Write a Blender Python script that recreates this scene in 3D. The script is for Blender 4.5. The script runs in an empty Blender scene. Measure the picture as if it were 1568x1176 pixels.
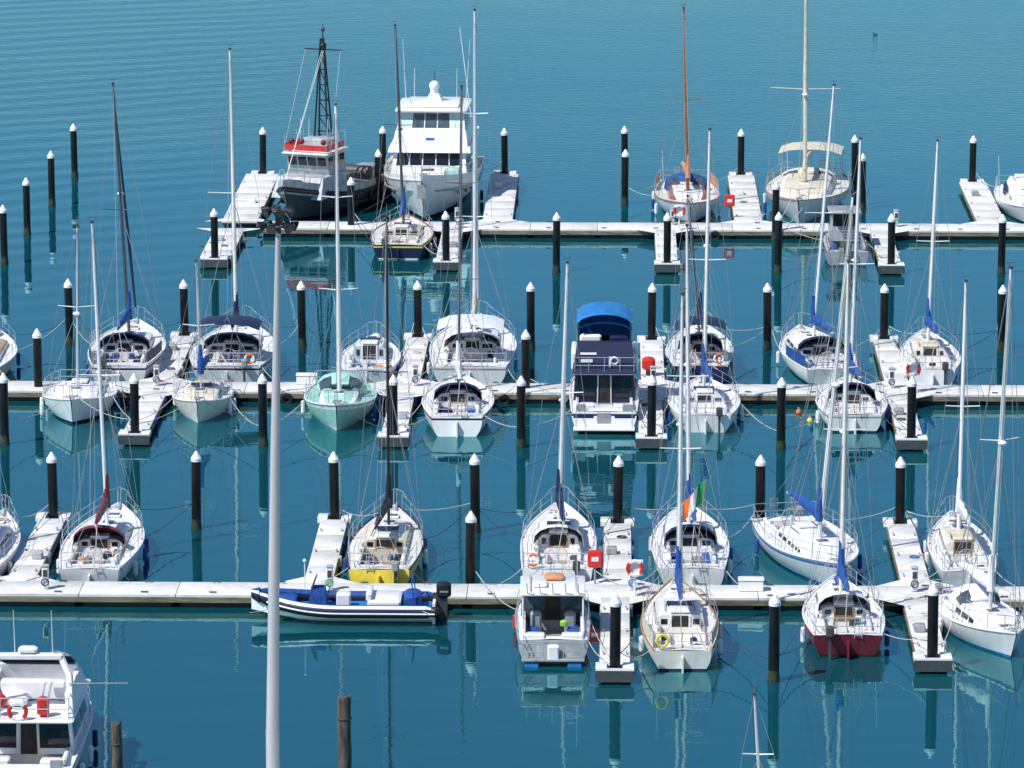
import bpy, math, random
from mathutils import Vector, Matrix
R=random.Random(11)
sc=bpy.context.scene
# ---------------------------------------------------------------- survey of the site
F=7100.0; TH=math.atan(1448/F); PSI=math.atan(162*math.cos(TH)/F); CH=41.9
KS=math.cos(TH)/CH
_r=Vector((math.cos(PSI),math.sin(PSI),0)); _f=Vector((-math.sin(PSI),math.cos(PSI),0))
_fw=_f*math.cos(TH)-Vector((0,0,math.sin(TH))); _dn=-_f*math.sin(TH)-Vector((0,0,math.cos(TH)))
def ray(px,py): return _fw+_r*((px-784)/F)+_dn*((py-588)/F)
def atZ(px,py,Z=0.0):
    d=ray(px,py); t=(Z-CH)/d.z; return Vector((d.x*t,d.y*t,Z))
def atY(px,py,Y):
    d=ray(px,py); t=Y/d.y; return Vector((d.x*t,Y,CH+d.z*t))
# ---------------------------------------------------------------- materials
MATS={}
def M(name,col,rough=.5,metal=0,var=.12,scale=2.5,bump=0,stretch=(1,1,1),spec=.5):
    m=bpy.data.materials.new(name); m.use_nodes=True; nt=m.node_tree; b=nt.nodes['Principled BSDF']
    tc=nt.nodes.new('ShaderNodeTexCoord'); mp=nt.nodes.new('ShaderNodeMapping'); mp.inputs['Scale'].default_value=stretch
    n=nt.nodes.new('ShaderNodeTexNoise'); n.inputs['Scale'].default_value=scale; n.inputs['Detail'].default_value=5; n.inputs['Roughness'].default_value=.65
    nt.links.new(tc.outputs['Object'],mp.inputs['Vector']); nt.links.new(mp.outputs['Vector'],n.inputs['Vector'])
    cr=nt.nodes.new('ShaderNodeValToRGB')
    cr.color_ramp.elements[0].position=.3; cr.color_ramp.elements[1].position=.62
    cr.color_ramp.elements[0].color=tuple(max(0,c*(1-var*1.6)) for c in col)+(1,)
    cr.color_ramp.elements[1].color=tuple(min(1,c*(1+var*.5)) for c in col)+(1,)
    nt.links.new(n.outputs['Fac'],cr.inputs['Fac']); nt.links.new(cr.outputs['Color'],b.inputs['Base Color'])
    b.inputs['Roughness'].default_value=rough; b.inputs['Metallic'].default_value=metal
    b.inputs['Specular IOR Level'].default_value=spec
    if bump:
        bp=nt.nodes.new('ShaderNodeBump'); bp.inputs['Distance'].default_value=bump
        nt.links.new(n.outputs['Fac'],bp.inputs['Height']); nt.links.new(bp.outputs['Normal'],b.inputs['Normal'])
    MATS[name]=m; return m
M('white',(.82,.82,.82),.3,var=.07,stretch=(1,1,.4))
M('warmwhite',(.80,.77,.71),.35,var=.1)
M('deckwhite',(.77,.77,.77),.6,var=.12,scale=4)
M('cream',(.66,.60,.47),.5,var=.15)
M('tan',(.50,.38,.22),.6,var=.2)
M('teak',(.34,.20,.10),.6,var=.3,scale=6)
M('sole',(.42,.38,.32),.7,var=.25,scale=5)
M('varnish',(.36,.11,.04),.25,var=.25)
M('mint',(.36,.64,.55),.35,var=.12)
M('paleblue',(.50,.62,.66),.4,var=.1)
M('navy',(.008,.014,.06),.5,var=.2)
M('blue',(.012,.08,.34),.7,var=.3,scale=5)
M('brightblue',(.02,.19,.50),.6,var=.2)
M('maroon',(.20,.018,.035),.4,var=.2)
M('red',(.62,.03,.025),.45,var=.15)
M('orange',(.80,.17,.03),.5,var=.15)
M('fadedorange',(.62,.27,.12),.7,var=.2)
M('yellow',(.85,.66,.08),.35,var=.12)
M('green',(.02,.30,.10),.6)
M('lime',(.30,.62,.08),.5)
M('black',(.012,.012,.014),.5,var=.3)
M('pile',(.009,.010,.012),.45,var=.5,scale=3,stretch=(1,1,.3),spec=.3)
M('weed',(.03,.045,.025),.9,var=.5,scale=8,bump=.02)
M('rubber',(.018,.018,.020),.7,var=.3)
M('glass',(.012,.018,.025),.08,var=.3)
M('glass2',(.07,.10,.13),.1,var=.3)
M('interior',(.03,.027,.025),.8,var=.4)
M('alu',(.80,.81,.82),.35,metal=.12,var=.08)
M('steel',(.66,.67,.69),.25,metal=.6,var=.1)
M('wire',(.33,.34,.36),.4,metal=.4)
M('lampgrey',(.54,.56,.60),.4,metal=.2,var=.06,scale=1.5,stretch=(1,1,.2))
M('darkgrey',(.06,.065,.07),.5,var=.2)
M('grey',(.30,.32,.34),.5,var=.2)
M('hullgrey',(.42,.45,.47),.5,var=.25,stretch=(1,1,.4))
M('concrete',(.66,.655,.64),.85,var=.13,scale=1.3,bump=.004)
M('concrete2',(.72,.715,.70),.8,var=.11,scale=2,bump=.004)
M('waler',(.22,.18,.12),.8,var=.4,scale=3,stretch=(.3,1,2))
M('oldwood',(.10,.085,.07),.9,var=.6,scale=7,bump=.05,stretch=(1,1,.15))
M('rope',(.55,.52,.45),.9)
M('grass',(.07,.10,.03),.95,var=.5,scale=.3,bump=.1)
# ---------------------------------------------------------------- mesh builder
class MB:
    def __init__(s): s.v=[];s.f=[];s.m=[];s.mats=[]
    def mi(s,n):
        if n not in s.mats: s.mats.append(n)
        return s.mats.index(n)
    def add(s,pts,faces,mat):
        o=len(s.v); s.v+= [tuple(p) for p in pts]; i=s.mi(mat)
        for f in faces: s.f.append([a+o for a in f]); s.m.append(i)
    def poly(s,pts,mat): s.add(pts,[list(range(len(pts)))],mat)
    def fr(s,x0,x1,y0,y1,z0,X0,X1,Y0,Y1,z1,mat,top=True):
        p=[(x0,y0,z0),(x1,y0,z0),(x1,y1,z0),(x0,y1,z0),(X0,Y0,z1),(X1,Y0,z1),(X1,Y1,z1),(X0,Y1,z1)]
        s.add(p,[[3,2,1,0]]+([[4,5,6,7]] if top else [])+[[0,1,5,4],[1,2,6,5],[2,3,7,6],[3,0,4,7]],mat)
        V=[Vector(q) for q in p]
        return dict(back=(V[0],V[1],V[5],V[4]),right=(V[1],V[2],V[6],V[5]),front=(V[2],V[3],V[7],V[6]),left=(V[3],V[0],V[4],V[7]),top=(V[4],V[5],V[6],V[7]))
    def box(s,x0,x1,y0,y1,z0,z1,mat): return s.fr(x0,x1,y0,y1,z0,x0,x1,y0,y1,z1,mat)
    def rbox(s,x0,x1,y0,y1,z0,z1,mat,b=.05):
        b=min(b,(x1-x0)*.3,(y1-y0)*.3,(z1-z0)*.45)
        rings=[]
        for (i,z) in ((b,z0),(0,z0+b*.8),(0,z1-b*.8),(b*.9,z1)):
            c=b*.8
            rings.append([(x0+i+c,y0+i,z),(x1-i-c,y0+i,z),(x1-i,y0+i+c,z),(x1-i,y1-i-c,z),(x1-i-c,y1-i,z),(x0+i+c,y1-i,z),(x0+i,y1-i-c,z),(x0+i,y0+i+c,z)])
        s.loft(rings,mat,closed=True,caps=True)
    def win(s,face,u0,u1,v0,v1,mat,off=.012):
        a,b,c,d=face
        n=(b-a).cross(d-a).normalized()*off
        P=lambda u,v:(a*(1-u)*(1-v)+b*u*(1-v)+c*u*v+d*(1-u)*v)+n
        q=[P(u0,v0),P(u1,v0),P(u1,v1),P(u0,v1)]
        s.add(q+[x-n*.98 for x in q],[[0,1,2,3],[0,4,5,1],[1,5,6,2],[2,6,7,3],[3,7,4,0]],mat)
    def tube(s,p,q,r0,r1=None,mat='alu',n=6,cap=True):
        if r1 is None: r1=r0
        p=Vector(p);q=Vector(q); d=(q-p)
        if d.length<1e-5: return
        d.normalize(); u=d.orthogonal().normalized(); w=d.cross(u)
        A=[p+(u*math.cos(2*math.pi*i/n)+w*math.sin(2*math.pi*i/n))*r0 for i in range(n)]
        B=[q+(u*math.cos(2*math.pi*i/n)+w*math.sin(2*math.pi*i/n))*r1 for i in range(n)]
        f=[[i,(i+1)%n,n+(i+1)%n,n+i] for i in range(n)]
        if cap: f+=[list(range(n))[::-1],list(range(n,2*n))]
        s.add(A+B,f,mat)
    def path(s,pts,r,mat,n=5):
        for a,b in zip(pts[:-1],pts[1:]): s.tube(a,b,r,r,mat,n)
    def sag(s,a,b,sg,r,mat,k=6):
        a=Vector(a);b=Vector(b)
        s.path([a.lerp(b,i/k)-Vector((0,0,sg*4*(i/k)*(1-i/k))) for i in range(k+1)],r,mat,4)
    def loft(s,rings,mat,closed=False,caps=False):
        n=len(rings[0]); pts=[p for r in rings for p in r]; o=len(s.v); s.v+=[tuple(p) for p in pts]
        for i in range(len(rings)-1):
            for j in range(n if closed else n-1):
                k=(j+1)%n
                mt=mat[j] if isinstance(mat,(list,tuple)) else mat
                s.f.append([o+i*n+j,o+i*n+k,o+(i+1)*n+k,o+(i+1)*n+j]); s.m.append(s.mi(mt))
        if caps:
            mt=mat[0] if isinstance(mat,(list,tuple)) else mat
            s.f.append([o+j for j in range(n)][::-1]); s.m.append(s.mi(mt))
            s.f.append([o+(len(rings)-1)*n+j for j in range(n)]); s.m.append(s.mi(mt))
    def ball(s,c,r,mat,sz=(1,1,1),n=8,k=6):
        rings=[]
        for i in range(k+1):
            a=-math.pi/2+math.pi*i/k; rr=max(.001,math.cos(a))*r
            rings.append([(c[0]+rr*math.cos(2*math.pi*j/n)*sz[0],c[1]+rr*math.sin(2*math.pi*j/n)*sz[1],c[2]+math.sin(a)*r*sz[2]) for j in range(n)])
        s.loft(rings,mat,closed=True)
    def torus(s,c,Rr,r,axis,mats,n=16,k=6):
        ax=Vector(axis).normalized(); u=ax.orthogonal().normalized(); w=ax.cross(u); c=Vector(c)
        for i in range(n):
            rr=[]
            for q in (i,i+1):
                a=2*math.pi*q/n; d=u*math.cos(a)+w*math.sin(a)
                rr.append([c+d*(Rr+r*math.cos(2*math.pi*j/k))+ax*(r*math.sin(2*math.pi*j/k)) for j in range(k)])
            s.loft(rr,mats[(i*len(mats)*2//n)%len(mats)],closed=True)
    def obj(s,name,smooth=38):
        me=bpy.data.meshes.new(name); me.from_pydata(s.v,[],s.f)
        for n in s.mats: me.materials.append(MATS[n])
        me.polygons.foreach_set('material_index',s.m)
        me.polygons.foreach_set('use_smooth',[True]*len(s.f)); me.update()
        try: me.set_sharp_from_angle(angle=math.radians(smooth))
        except Exception: pass
        o=bpy.data.objects.new(name,me); sc.collection.objects.link(o); return o
class Group:
    def __init__(s,name,loc=(0,0,0),rot=0):
        s.e=bpy.data.objects.new(name,None); sc.collection.objects.link(s.e); s.e.empty_display_size=.5
        s.e.location=loc; s.e.rotation_euler=(0,0,rot); s.parts={}
        s.mw=Matrix.Translation(Vector(loc))@Matrix.Rotation(rot,4,'Z'); s.mi=s.mw.inverted()
    def __getitem__(s,n): return s.parts.setdefault(n,MB())
    def loc(s,w): return s.mi@Vector(w)
    def done(s):
        for n,mb in s.parts.items():
            if mb.v:
                o=mb.obj(n); o.parent=s.e
# ---------------------------------------------------------------- docks
DZ=.5
NEAR_F=atZ(784,913,DZ).y; NEAR_B=NEAR_F+1.9
MID_F=atZ(784,601,DZ).y; MID_B=MID_F+2.1
FAR_F=atZ(784,350.5,DZ).y; FAR_B=FAR_F+2.2
def deck_run(g,x0,x1,y0,y1,alongx,seg=3.0,mat='concrete'):
    d=g['deck'];fl=g['floats'];wl=g['timber_waler']
    L=(x1-x0) if alongx else (y1-y0); n=max(1,round(L/seg)); st=L/n
    d.box(x0+.06,x1-.06,y0+.06,y1-.06,.30,.455,'darkgrey')
    for i in range(n):
        a=i*st;b=(i+1)*st
        dz=R.uniform(-.012,.012)
        mt=R.choice([mat,mat,'concrete2'])
        if alongx:
            d.rbox(x0+a+.012,x0+b-.012,y0,y1,.38,DZ+dz,mt,.02)
            fl.rbox(x0+a+.15,x0+b-.15,y0+.12,y1-.12,-.35,.24,'rubber',.04)
        else:
            d.rbox(x0,x1,y0+a+.012,y0+b-.012,.38,DZ+dz,mt,.02)
            fl.rbox(x0+.1,x1-.1,y0+a+.15,y0+b-.15,-.35,.24,'rubber',.04)
    if alongx:
        for y in (y0-.03,y1-.05): wl.box(x0,x1,y,y+.08,.20,.372,'waler')
    else:
        for x in (x0-.03,x1-.05): wl.box(x,x+.08,y0,y1,.20,.372,'waler')
PILES=[]
PH=3.13
def pile(px,py,h=PH,r=.188):
    p=atZ(px,py,PH); x,y=p.x,p.y
    h=h+R.uniform(-.04,.04)
    g=MB(); n=14
    prof=[(r*1.14,-1.5,'weed'),(r*1.12,.10,'weed'),(r*1.03,.26+R.uniform(0,.1),'weed'),(r,.40,'pile'),(r,h-.42,'pile'),(r*1.12,h-.42,'white'),(r*1.12,h-.30,'white'),(r*.98,h-.25,'white'),(r*.25,h-.03,'white'),(.01,h,'white')]
    for a,b in zip(prof[:-1],prof[1:]):
        g.loft([[(a[0]*math.cos(2*math.pi*j/n),a[0]*math.sin(2*math.pi*j/n),a[1]) for j in range(n)],[(b[0]*math.cos(2*math.pi*j/n),b[0]*math.sin(2*math.pi*j/n),b[1]) for j in range(n)]],a[2] if a[2]!='pile' or b[1]<=h-.42 else 'white',closed=True)
    o=g.obj('mooring_pile'); o.location=(x,y,0); o.rotation_euler=(R.uniform(-.012,.012),R.uniform(-.012,.012),0)
    PILES.append(Vector((x,y,0))); return Vector((x,y,0))
def finger(px,py,row,w=1.05):
    p=pile(px,py)
    g=Group('finger_pontoon',(p.x,0,0))
    E={'NB':NEAR_B,'MB':MID_B,'FB':FAR_B,'NF':NEAR_F,'MF':MID_F,'FF':FAR_F}[row]
    hw=w/2; a=g['end_bracket']
    back=row[1]=='B'
    y0,y1=(E,p.y-.35) if back else (p.y+.35,E)
    deck_run(g,-hw,hw,y0,y1,False,2.4)
    for sx in (-1,1):
        a.rbox(min(sx*.27,sx*.66),max(sx*.27,sx*.66),p.y-.4,p.y+.4,.36,.58,'white',.02)
        e=1 if back else -1
        g['gusset'].poly([(sx*hw,E,.48),(sx*(hw+1.0),E,.48),(sx*hw,E+e,.48)],'concrete2')
    if back: a.box(-.62,.62,p.y+.4,p.y+.5,.36,.56,'grey')
    else: a.box(-.66,.66,p.y-.5,p.y-.4,.10,.50,'darkgrey'); a.box(-.66,.66,p.y-.51,p.y-.39,.503,.57,'white')
    for i in range(3):
        y=y0+(y1-y0)*(.15+.33*i)
        for sx in (-1,1):
            c=g['cleat']; c.box(sx*(hw-.12)-.03,sx*(hw-.12)+.03,y-.14,y+.14,.54,.58,'steel'); c.box(sx*(hw-.12)-.02,sx*(hw-.12)+.02,y-.04,y+.04,.49,.55,'steel')
    for k in range(2):
        y=y0+(y1-y0)*R.uniform(.1,.95)
        g['fender'].tube((hw+.05,y,.1),(hw+.05,y,.5),.07,.07,R.choice(['white','grey','blue']),8)
    if R.random()<.6:
        y=y0+(y1-y0)*R.uniform(.2,.8); g['coiled_line'].torus((R.uniform(-.2,.2),y,.535),.17,.03,(0,0,1),[R.choice(['brightblue','rope','green','darkgrey'])])
    if R.random()<.35:
        y=y0+(y1-y0)*R.uniform(.3,.7); sx=R.choice((-1,1)); g['boarding_step'].rbox(sx*.22-.2,sx*.22+.2,y-.25,y+.25,.5,.75,R.choice(['white','grey','hullgrey']),.04)
    g.done(); return p
def maindock(x0,x1,y0,y1):
    g=Group('floating_dock'); deck_run(g,x0,x1,y0,y1,True,3.6)
    x=x0+1
    while x<x1-1:
        for y in (y0+.15,y1-.15):
            c=g['cleat']; c.box(x-.14,x+.14,y-.03,y+.03,.54,.58,'darkgrey'); c.box(x-.04,x+.04,y-.02,y+.02,.49,.55,'steel')
        if R.random()<.25: g['tyre_fender'].torus((x+.4,y0-.10,.18),.2,.08,(0,1,0),['black'],14)
        x+=R.uniform(2.2,3.2)
    g.done()
maindock(-55,55,NEAR_F,NEAR_B); maindock(-60,60,MID_F,MID_B)
xl=atZ(400,345,.5).x
maindock(xl,75,FAR_F,FAR_B)
for a in [(402,195,'FB',1.9),(773,195,'FB',1.6),(1135,197,'FB',1.5),(1490,207,'FB',1.5),(328,318,'FF',1.6),(683,322,'FF',1.1),(1022,325,'FF',1.1),(1366,327,'FF',1.1),
          (282,428,'MB'),(640,430,'MB'),(998,434,'MB'),(1355,433,'MB'),(205,570,'MF'),(602,573,'MF'),(998,575,'MF'),(1397,577,'MF'),
          (80,690,'NB'),(512,692,'NB'),(946,697,'NB'),(1380,698,'NB'),(942,908,'NF'),(1430,893,'NF')]: finger(*a)
for a in [(586,193),(957,193),(1310,207),(957,228),(578,228),(1322,235),(1188,278),(537,270),(852,325),(1192,325),(1535,327),(113,190),(78,230),(40,271),(5,313),
          (105,427),(462,430),(813,433),(1176,434),(1535,435),(57,503),(805,505),(5,570),(402,572),(798,574),(1197,577),(299,690),(728,695),(1165,697),(720,782),(1186,908)]: pile(*a)
# ---------------------------------------------------------------- boats
def hull(g,L,B,tr=.7,fs=.85,fm=.9,fb=1.15,rb=1.,rs=.25,m='white',boot='navy',stripe=None,zk=-.4,pw=2.1,N=18,mid=.42,part='hull'):
    def beam(t):
        if t<mid: return B/2*(tr+(1-tr)*math.sin(math.pi/2*t/mid))
        u=(t-mid)/(1-mid); return B/2*max(.015,1-u**pw)
    def sheer(t):
        if t<.4: u=t/.4; return fs+(fm-fs)*u*(2-u)
        u=(t-.4)/.6; return fm+(fb-fm)*u*u
    rows=[None,0,.09,.3,.5,.7,.80,.9,1]
    rm=[boot,boot,m,m,m,m,stripe or m,m]
    def pt(t,r):
        S=sheer(t); z=zk if r is None else S*r; k=(z-zk)/(S-zk); w=t*t*.75
        x=beam(t)*((1-w)*(1-(1-k)**2.6)**.6+w*k)
        if r is None: x=0
        y=-L/2+L*t-rb*(1-k)*max(0,(t-.5)/.5)**2+rs*(1-k)*max(0,(.35-t)/.35)
        return x,y,z
    rings=[]
    for i in range(N+1):
        t=i/N; P=[pt(t,r) for r in rows]
        rings.append([(-x,y,z) for x,y,z in P[::-1]]+[(x,y,z) for x,y,z in P[1:]])
    h=g[part]; h.loft(rings,rm[::-1]+rm)
    P=[pt(0,r) for r in rows]
    for i in range(len(rows)-1):
        a,b=P[i],P[i+1]; h.poly([(-a[0],a[1],a[2]),(a[0],a[1],a[2]),(b[0],b[1],b[2]),(-b[0],b[1],b[2])],rm[i])
    return beam,sheer,(lambda t:-L/2+L*t)
def deckgrid(g,L,B,beam,sheer,cw,c0,c1,mat,rail,ck='white',depth=.5,camb=.06):
    ts=sorted(set([i/18 for i in range(19)]+[c0,c1])); d=g['deck']
    def row(t):
        b=beam(t); c=min(cw,b*.8); z=sheer(t)-.02
        return [(-b,-L/2+L*t,z),(-c,-L/2+L*t,z+camb*(1-(c/b)**2)),(0,-L/2+L*t,z+camb),(c,-L/2+L*t,z+camb*(1-(c/b)**2)),(b,-L/2+L*t,z)]
    for a,b in zip(ts[:-1],ts[1:]):
        A=row(a);Bq=row(b)
        for j in range(4):
            if j in(1,2) and a>=c0-1e-6 and b<=c1+1e-6: continue
            d.poly([A[j],A[j+1],Bq[j+1],Bq[j]],mat)
    for s in (-1,1):
        d.path([(s*beam(i/18),-L/2+L*i/18,sheer(i/18)+.01) for i in range(19)],.035,rail,5)
    if c1>c0:
        y0=-L/2+L*c0;y1=-L/2+L*c1; z=sheer((c0+c1)/2)+.03; k=g['cockpit']; w=min(cw,beam(c0)*.8)
        k.fr(-w*.95,w*.95,y0+.02,y1-.02,z-depth,-w,w,y0,y1,z,ck,top=False)
        cush=R.choice([ck,ck,'white','navy','blue','cream'])
        for s in (-1,1):
            a,b_=sorted((s*w*.48,s*w*.96)); k.box(a,b_,y0+.05,y1-.05,z-depth+.01,z-depth*.42,ck)
            a,b_=sorted((s*(w-.02),s*(w+.11))); k.rbox(a,b_,y0,y1,z-.03,z+.17,mat,.04)
            a,b_=sorted((s*w*.52,s*w*.9)); k.rbox(a,b_,y0+.2,y1-.1,z-depth*.42,z-depth*.42+.07,cush,.02)
        k.box(-w*.44,w*.44,y0+.06,y1-.06,z-depth+.012,z-depth+.03,R.choice(['sole','grey','teak','deckwhite']))
def rails(g,L,beam,sheer,h=.6,bow=True,stern=True):
    r=g['guard_rails']; e=.04
    ts=[.04,.2,.36,.52,.68,.82]
    for s in (-1,1):
        P=[]
        for t in ts:
            b=beam(t)-e; y=-L/2+L*t; z=sheer(t); r.tube((s*b,y,z),(s*b,y,z+h),.014,.014,'steel',5); P.append((s*b,y,z+h))
        P.append((s*(beam(.93)-.02),-L/2+L*.93,sheer(.93)+h)); r.tube((P[-1][0],P[-1][1],P[-1][2]-h),P[-1],.014,.014,'steel',5)
        r.path(P,.009,'steel',4); r.path([(a,b,c-h*.45) for a,b,c in P],.008,'steel',4)
    if bow:
        z=sheer(1)+h; b=beam(.88); y=-L/2+L*.88
        r.path([(-b,y,sheer(.88)+h),(-beam(.95)-.05,-L/2+L*.96,z),(0,L/2+.06,z),(beam(.95)+.05,-L/2+L*.96,z),(b,y,sheer(.88)+h)],.018,'steel')
        for s in (-1,1): r.tube((s*.06,L/2-.15,sheer(1)),(s*.06,L/2+.03,z),.016,.016,'steel')
    if stern:
        b=beam(0)-.05; z=sheer(0)
        for f in (1,.5): r.path([(-beam(.1)+.04,-L/2+L*.1,z+h*f),(-b,-L/2+.08,z+h*f),(b,-L/2+.08,z+h*f),(beam(.1)-.04,-L/2+L*.1,z+h*f)],.018,'steel')
        for x in (-b,-b*.35,b*.35,b): r.tube((x,-L/2+.08,z),(x,-L/2+.08,z+h),.015,.015,'steel')
def rig(g,L,B,beam,sheer,zr,mast,mm,cover,spr,mr,furl,boomk,tm,spw=.27):
    base=Vector((0,-L/2+L*tm,zr)); wb=g.mw@base; tw=atY(mast[0],mast[1],wb.y); top=g.loc(tw)
    m=g['mast']; ax=(top-base).normalized()
    m.tube(base,base.lerp(top,.6),mr,mr*.95,mm,8); m.tube(base.lerp(top,.6),top,mr*.95,mr*.6,mm,8)
    m.tube(top,top+Vector((0,0,.45)),.012,.008,'wire',4); m.tube(top,top+Vector((.0,-.35,.10)),.014,.01,'darkgrey',4)
    m.box(top.x-.06,top.x+.06,top.y-.14,top.y+.1,top.z-.02,top.z+.05,'darkgrey')
    m.tube(top+Vector((-.16,0,.18)),top+Vector((.16,0,.18)),.012,.012,'darkgrey',4)
    if R.random()<.5:
        c=base.lerp(top,R.uniform(.45,.6)); m.ball((c.x,c.y+.22,c.z),.17,'white',(1,1,.55)); m.tube(c,(c.x,c.y+.2,c.z-.03),.03,.03,'white')
    w=g['rigging']; fr_=[.5] if spr==1 else [.36,.68]
    tips={-1:[],1:[]}
    for f in fr_:
        c=base.lerp(top,f); sw=B*spw*(1 if f<.6 else .8)
        for s in (-1,1):
            tp=c+Vector((s*sw,-.12,.05)); g['spreaders'].tube(c,tp,.028,.02,mm,5); tips[s].append(tp)
    wr=.0115
    for s in (-1,1):
        ch=Vector((s*(beam(tm)-.06),base.y-.15,sheer(tm)))
        P=[ch]+tips[s]+[base.lerp(top,.985)]; w.path(P,wr,'wire',4)
        for dy in (.45,-.45): w.tube(ch+Vector((0,dy,0)),base.lerp(top,fr_[0]-.02),wr,wr,'wire',4)
    bow=Vector((0,L/2-.1,sheer(1)+.05)); st=Vector((0,-L/2+.05,sheer(0)+.05))
    w.tube(bow,base.lerp(top,.97),wr,wr,'wire',4)
    w.tube(base.lerp(top,.995),st.lerp(top,.15),wr,wr,'wire',4)
    for s in (-1,1): w.tube(st.lerp(top,.15),Vector((s*beam(0)*.8,st.y,st.z)),wr,wr,'wire',4)
    for s in (.05,-.05): w.tube(base+Vector((s*2.2,.1,.2)),base.lerp(top,.97)+Vector((s,.05,0)),.009,.009,R.choice(['rope','navy','rope']),4)
    if furl:
        a=bow.lerp(top,.05);b=bow.lerp(base.lerp(top,.97),.9)
        g['furled_jib'].tube(a,a.lerp(b,.35),.05,.075,furl,7); g['furled_jib'].tube(a.lerp(b,.35),b,.075,.03,furl,7)
    if boomk:
        bl=L*.40; z=zr+.75+.05*L/9; a=base+Vector((0,-.1,z-zr)); b=a+Vector((R.uniform(-.3,.3),-bl,.05+R.uniform(0,.25)))
        g['boom'].tube(a,b,.05,.045,mm,7)
        if cover:
            rings=[]; n=10; ph=R.uniform(0,6)
            for i in range(13):
                f=i/12; hh=.52*(1-f)**.6*.8+.10; ww=.15*(1-f*.5)
                if i in (0,12): hh*=.5; ww*=.4
                hh*=1+.10*math.sin(i*2.1+ph); c=a.lerp(b,f*.98)
                rings.append([c+Vector((ww*math.cos(2*math.pi*j/n)*(1+.18*R.uniform(-1,1)),0,hh*.42+hh*.55*math.sin(2*math.pi*j/n)+R.uniform(-.02,.02))) for j in range(n)])
            g['sail_cover'].loft(rings,cover,closed=True,caps=True)
            g['sail_cover'].tube(a+Vector((0,.12,-.05)),a+Vector((0,.12,1.15))+ax*.1,.15,.085,cover,8)
        w.tube(b,base.lerp(top,.97),.008,.008,'wire',4)
        w.tube(b-Vector((0,-.5,0)),Vector((0,b.y+.3,sheer(.2)+.1)),.02,.02,'rope',4)
def fenders(g,L,beam,sheer,cols=('white','blue','white')):
    for s in (-1,1):
        for t in (.22,.42,.6):
            if R.random()<.6:
                b=beam(t)+.09; y=-L/2+L*(t+R.uniform(-.04,.04)); c=R.choice(cols); z=sheer(t)
                f=g['fenders']; f.tube((s*b,y,.14),(s*b,y,.56),.09,.09,c,8); f.ball((s*b,y,.56),.09,c); f.ball((s*b,y,.14),.09,c); f.tube((s*b,y,.6),(s*(b-.1),y,z+.1),.012,.012,'rope',4)
def moor(g,L,beam,sheer,row,toward):
    E={'NB':NEAR_B,'MB':MID_B,'FB':FAR_B,'NF':NEAR_F,'MF':MID_F,'FF':FAR_F}[row]
    ml=g['mooring_lines']; cx=(g.mw@Vector((0,0,0))).x
    for t in (.05,.93,.5):
        for s in (-1,1):
            a=g.mw@Vector((s*beam(t)*.93,-L/2+L*t,sheer(t)+.02))
            side=1 if a.x>cx else -1
            if t!=.5 and abs(a.y-E)<2.2:
                q=Vector((a.x+side*R.uniform(.5,1.3),E+(-.15 if row[1]=='B' else .15),DZ+.06)); sg=.08
            else:
                c=[p for p in PILES if (p.x-a.x)*side>.2 and abs(p.x-a.x)<6.5 and abs(p.y-a.y)<8]
                if not c: continue
                p=min(c,key=lambda p:(p-a).length); q=Vector((p.x-side*.19,p.y,.9+R.uniform(-.1,.3))); sg=R.uniform(.12,.3)
            ml.sag(g.loc(a),g.loc(q),sg,.016,R.choice(['rope','rope','darkgrey']))
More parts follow.
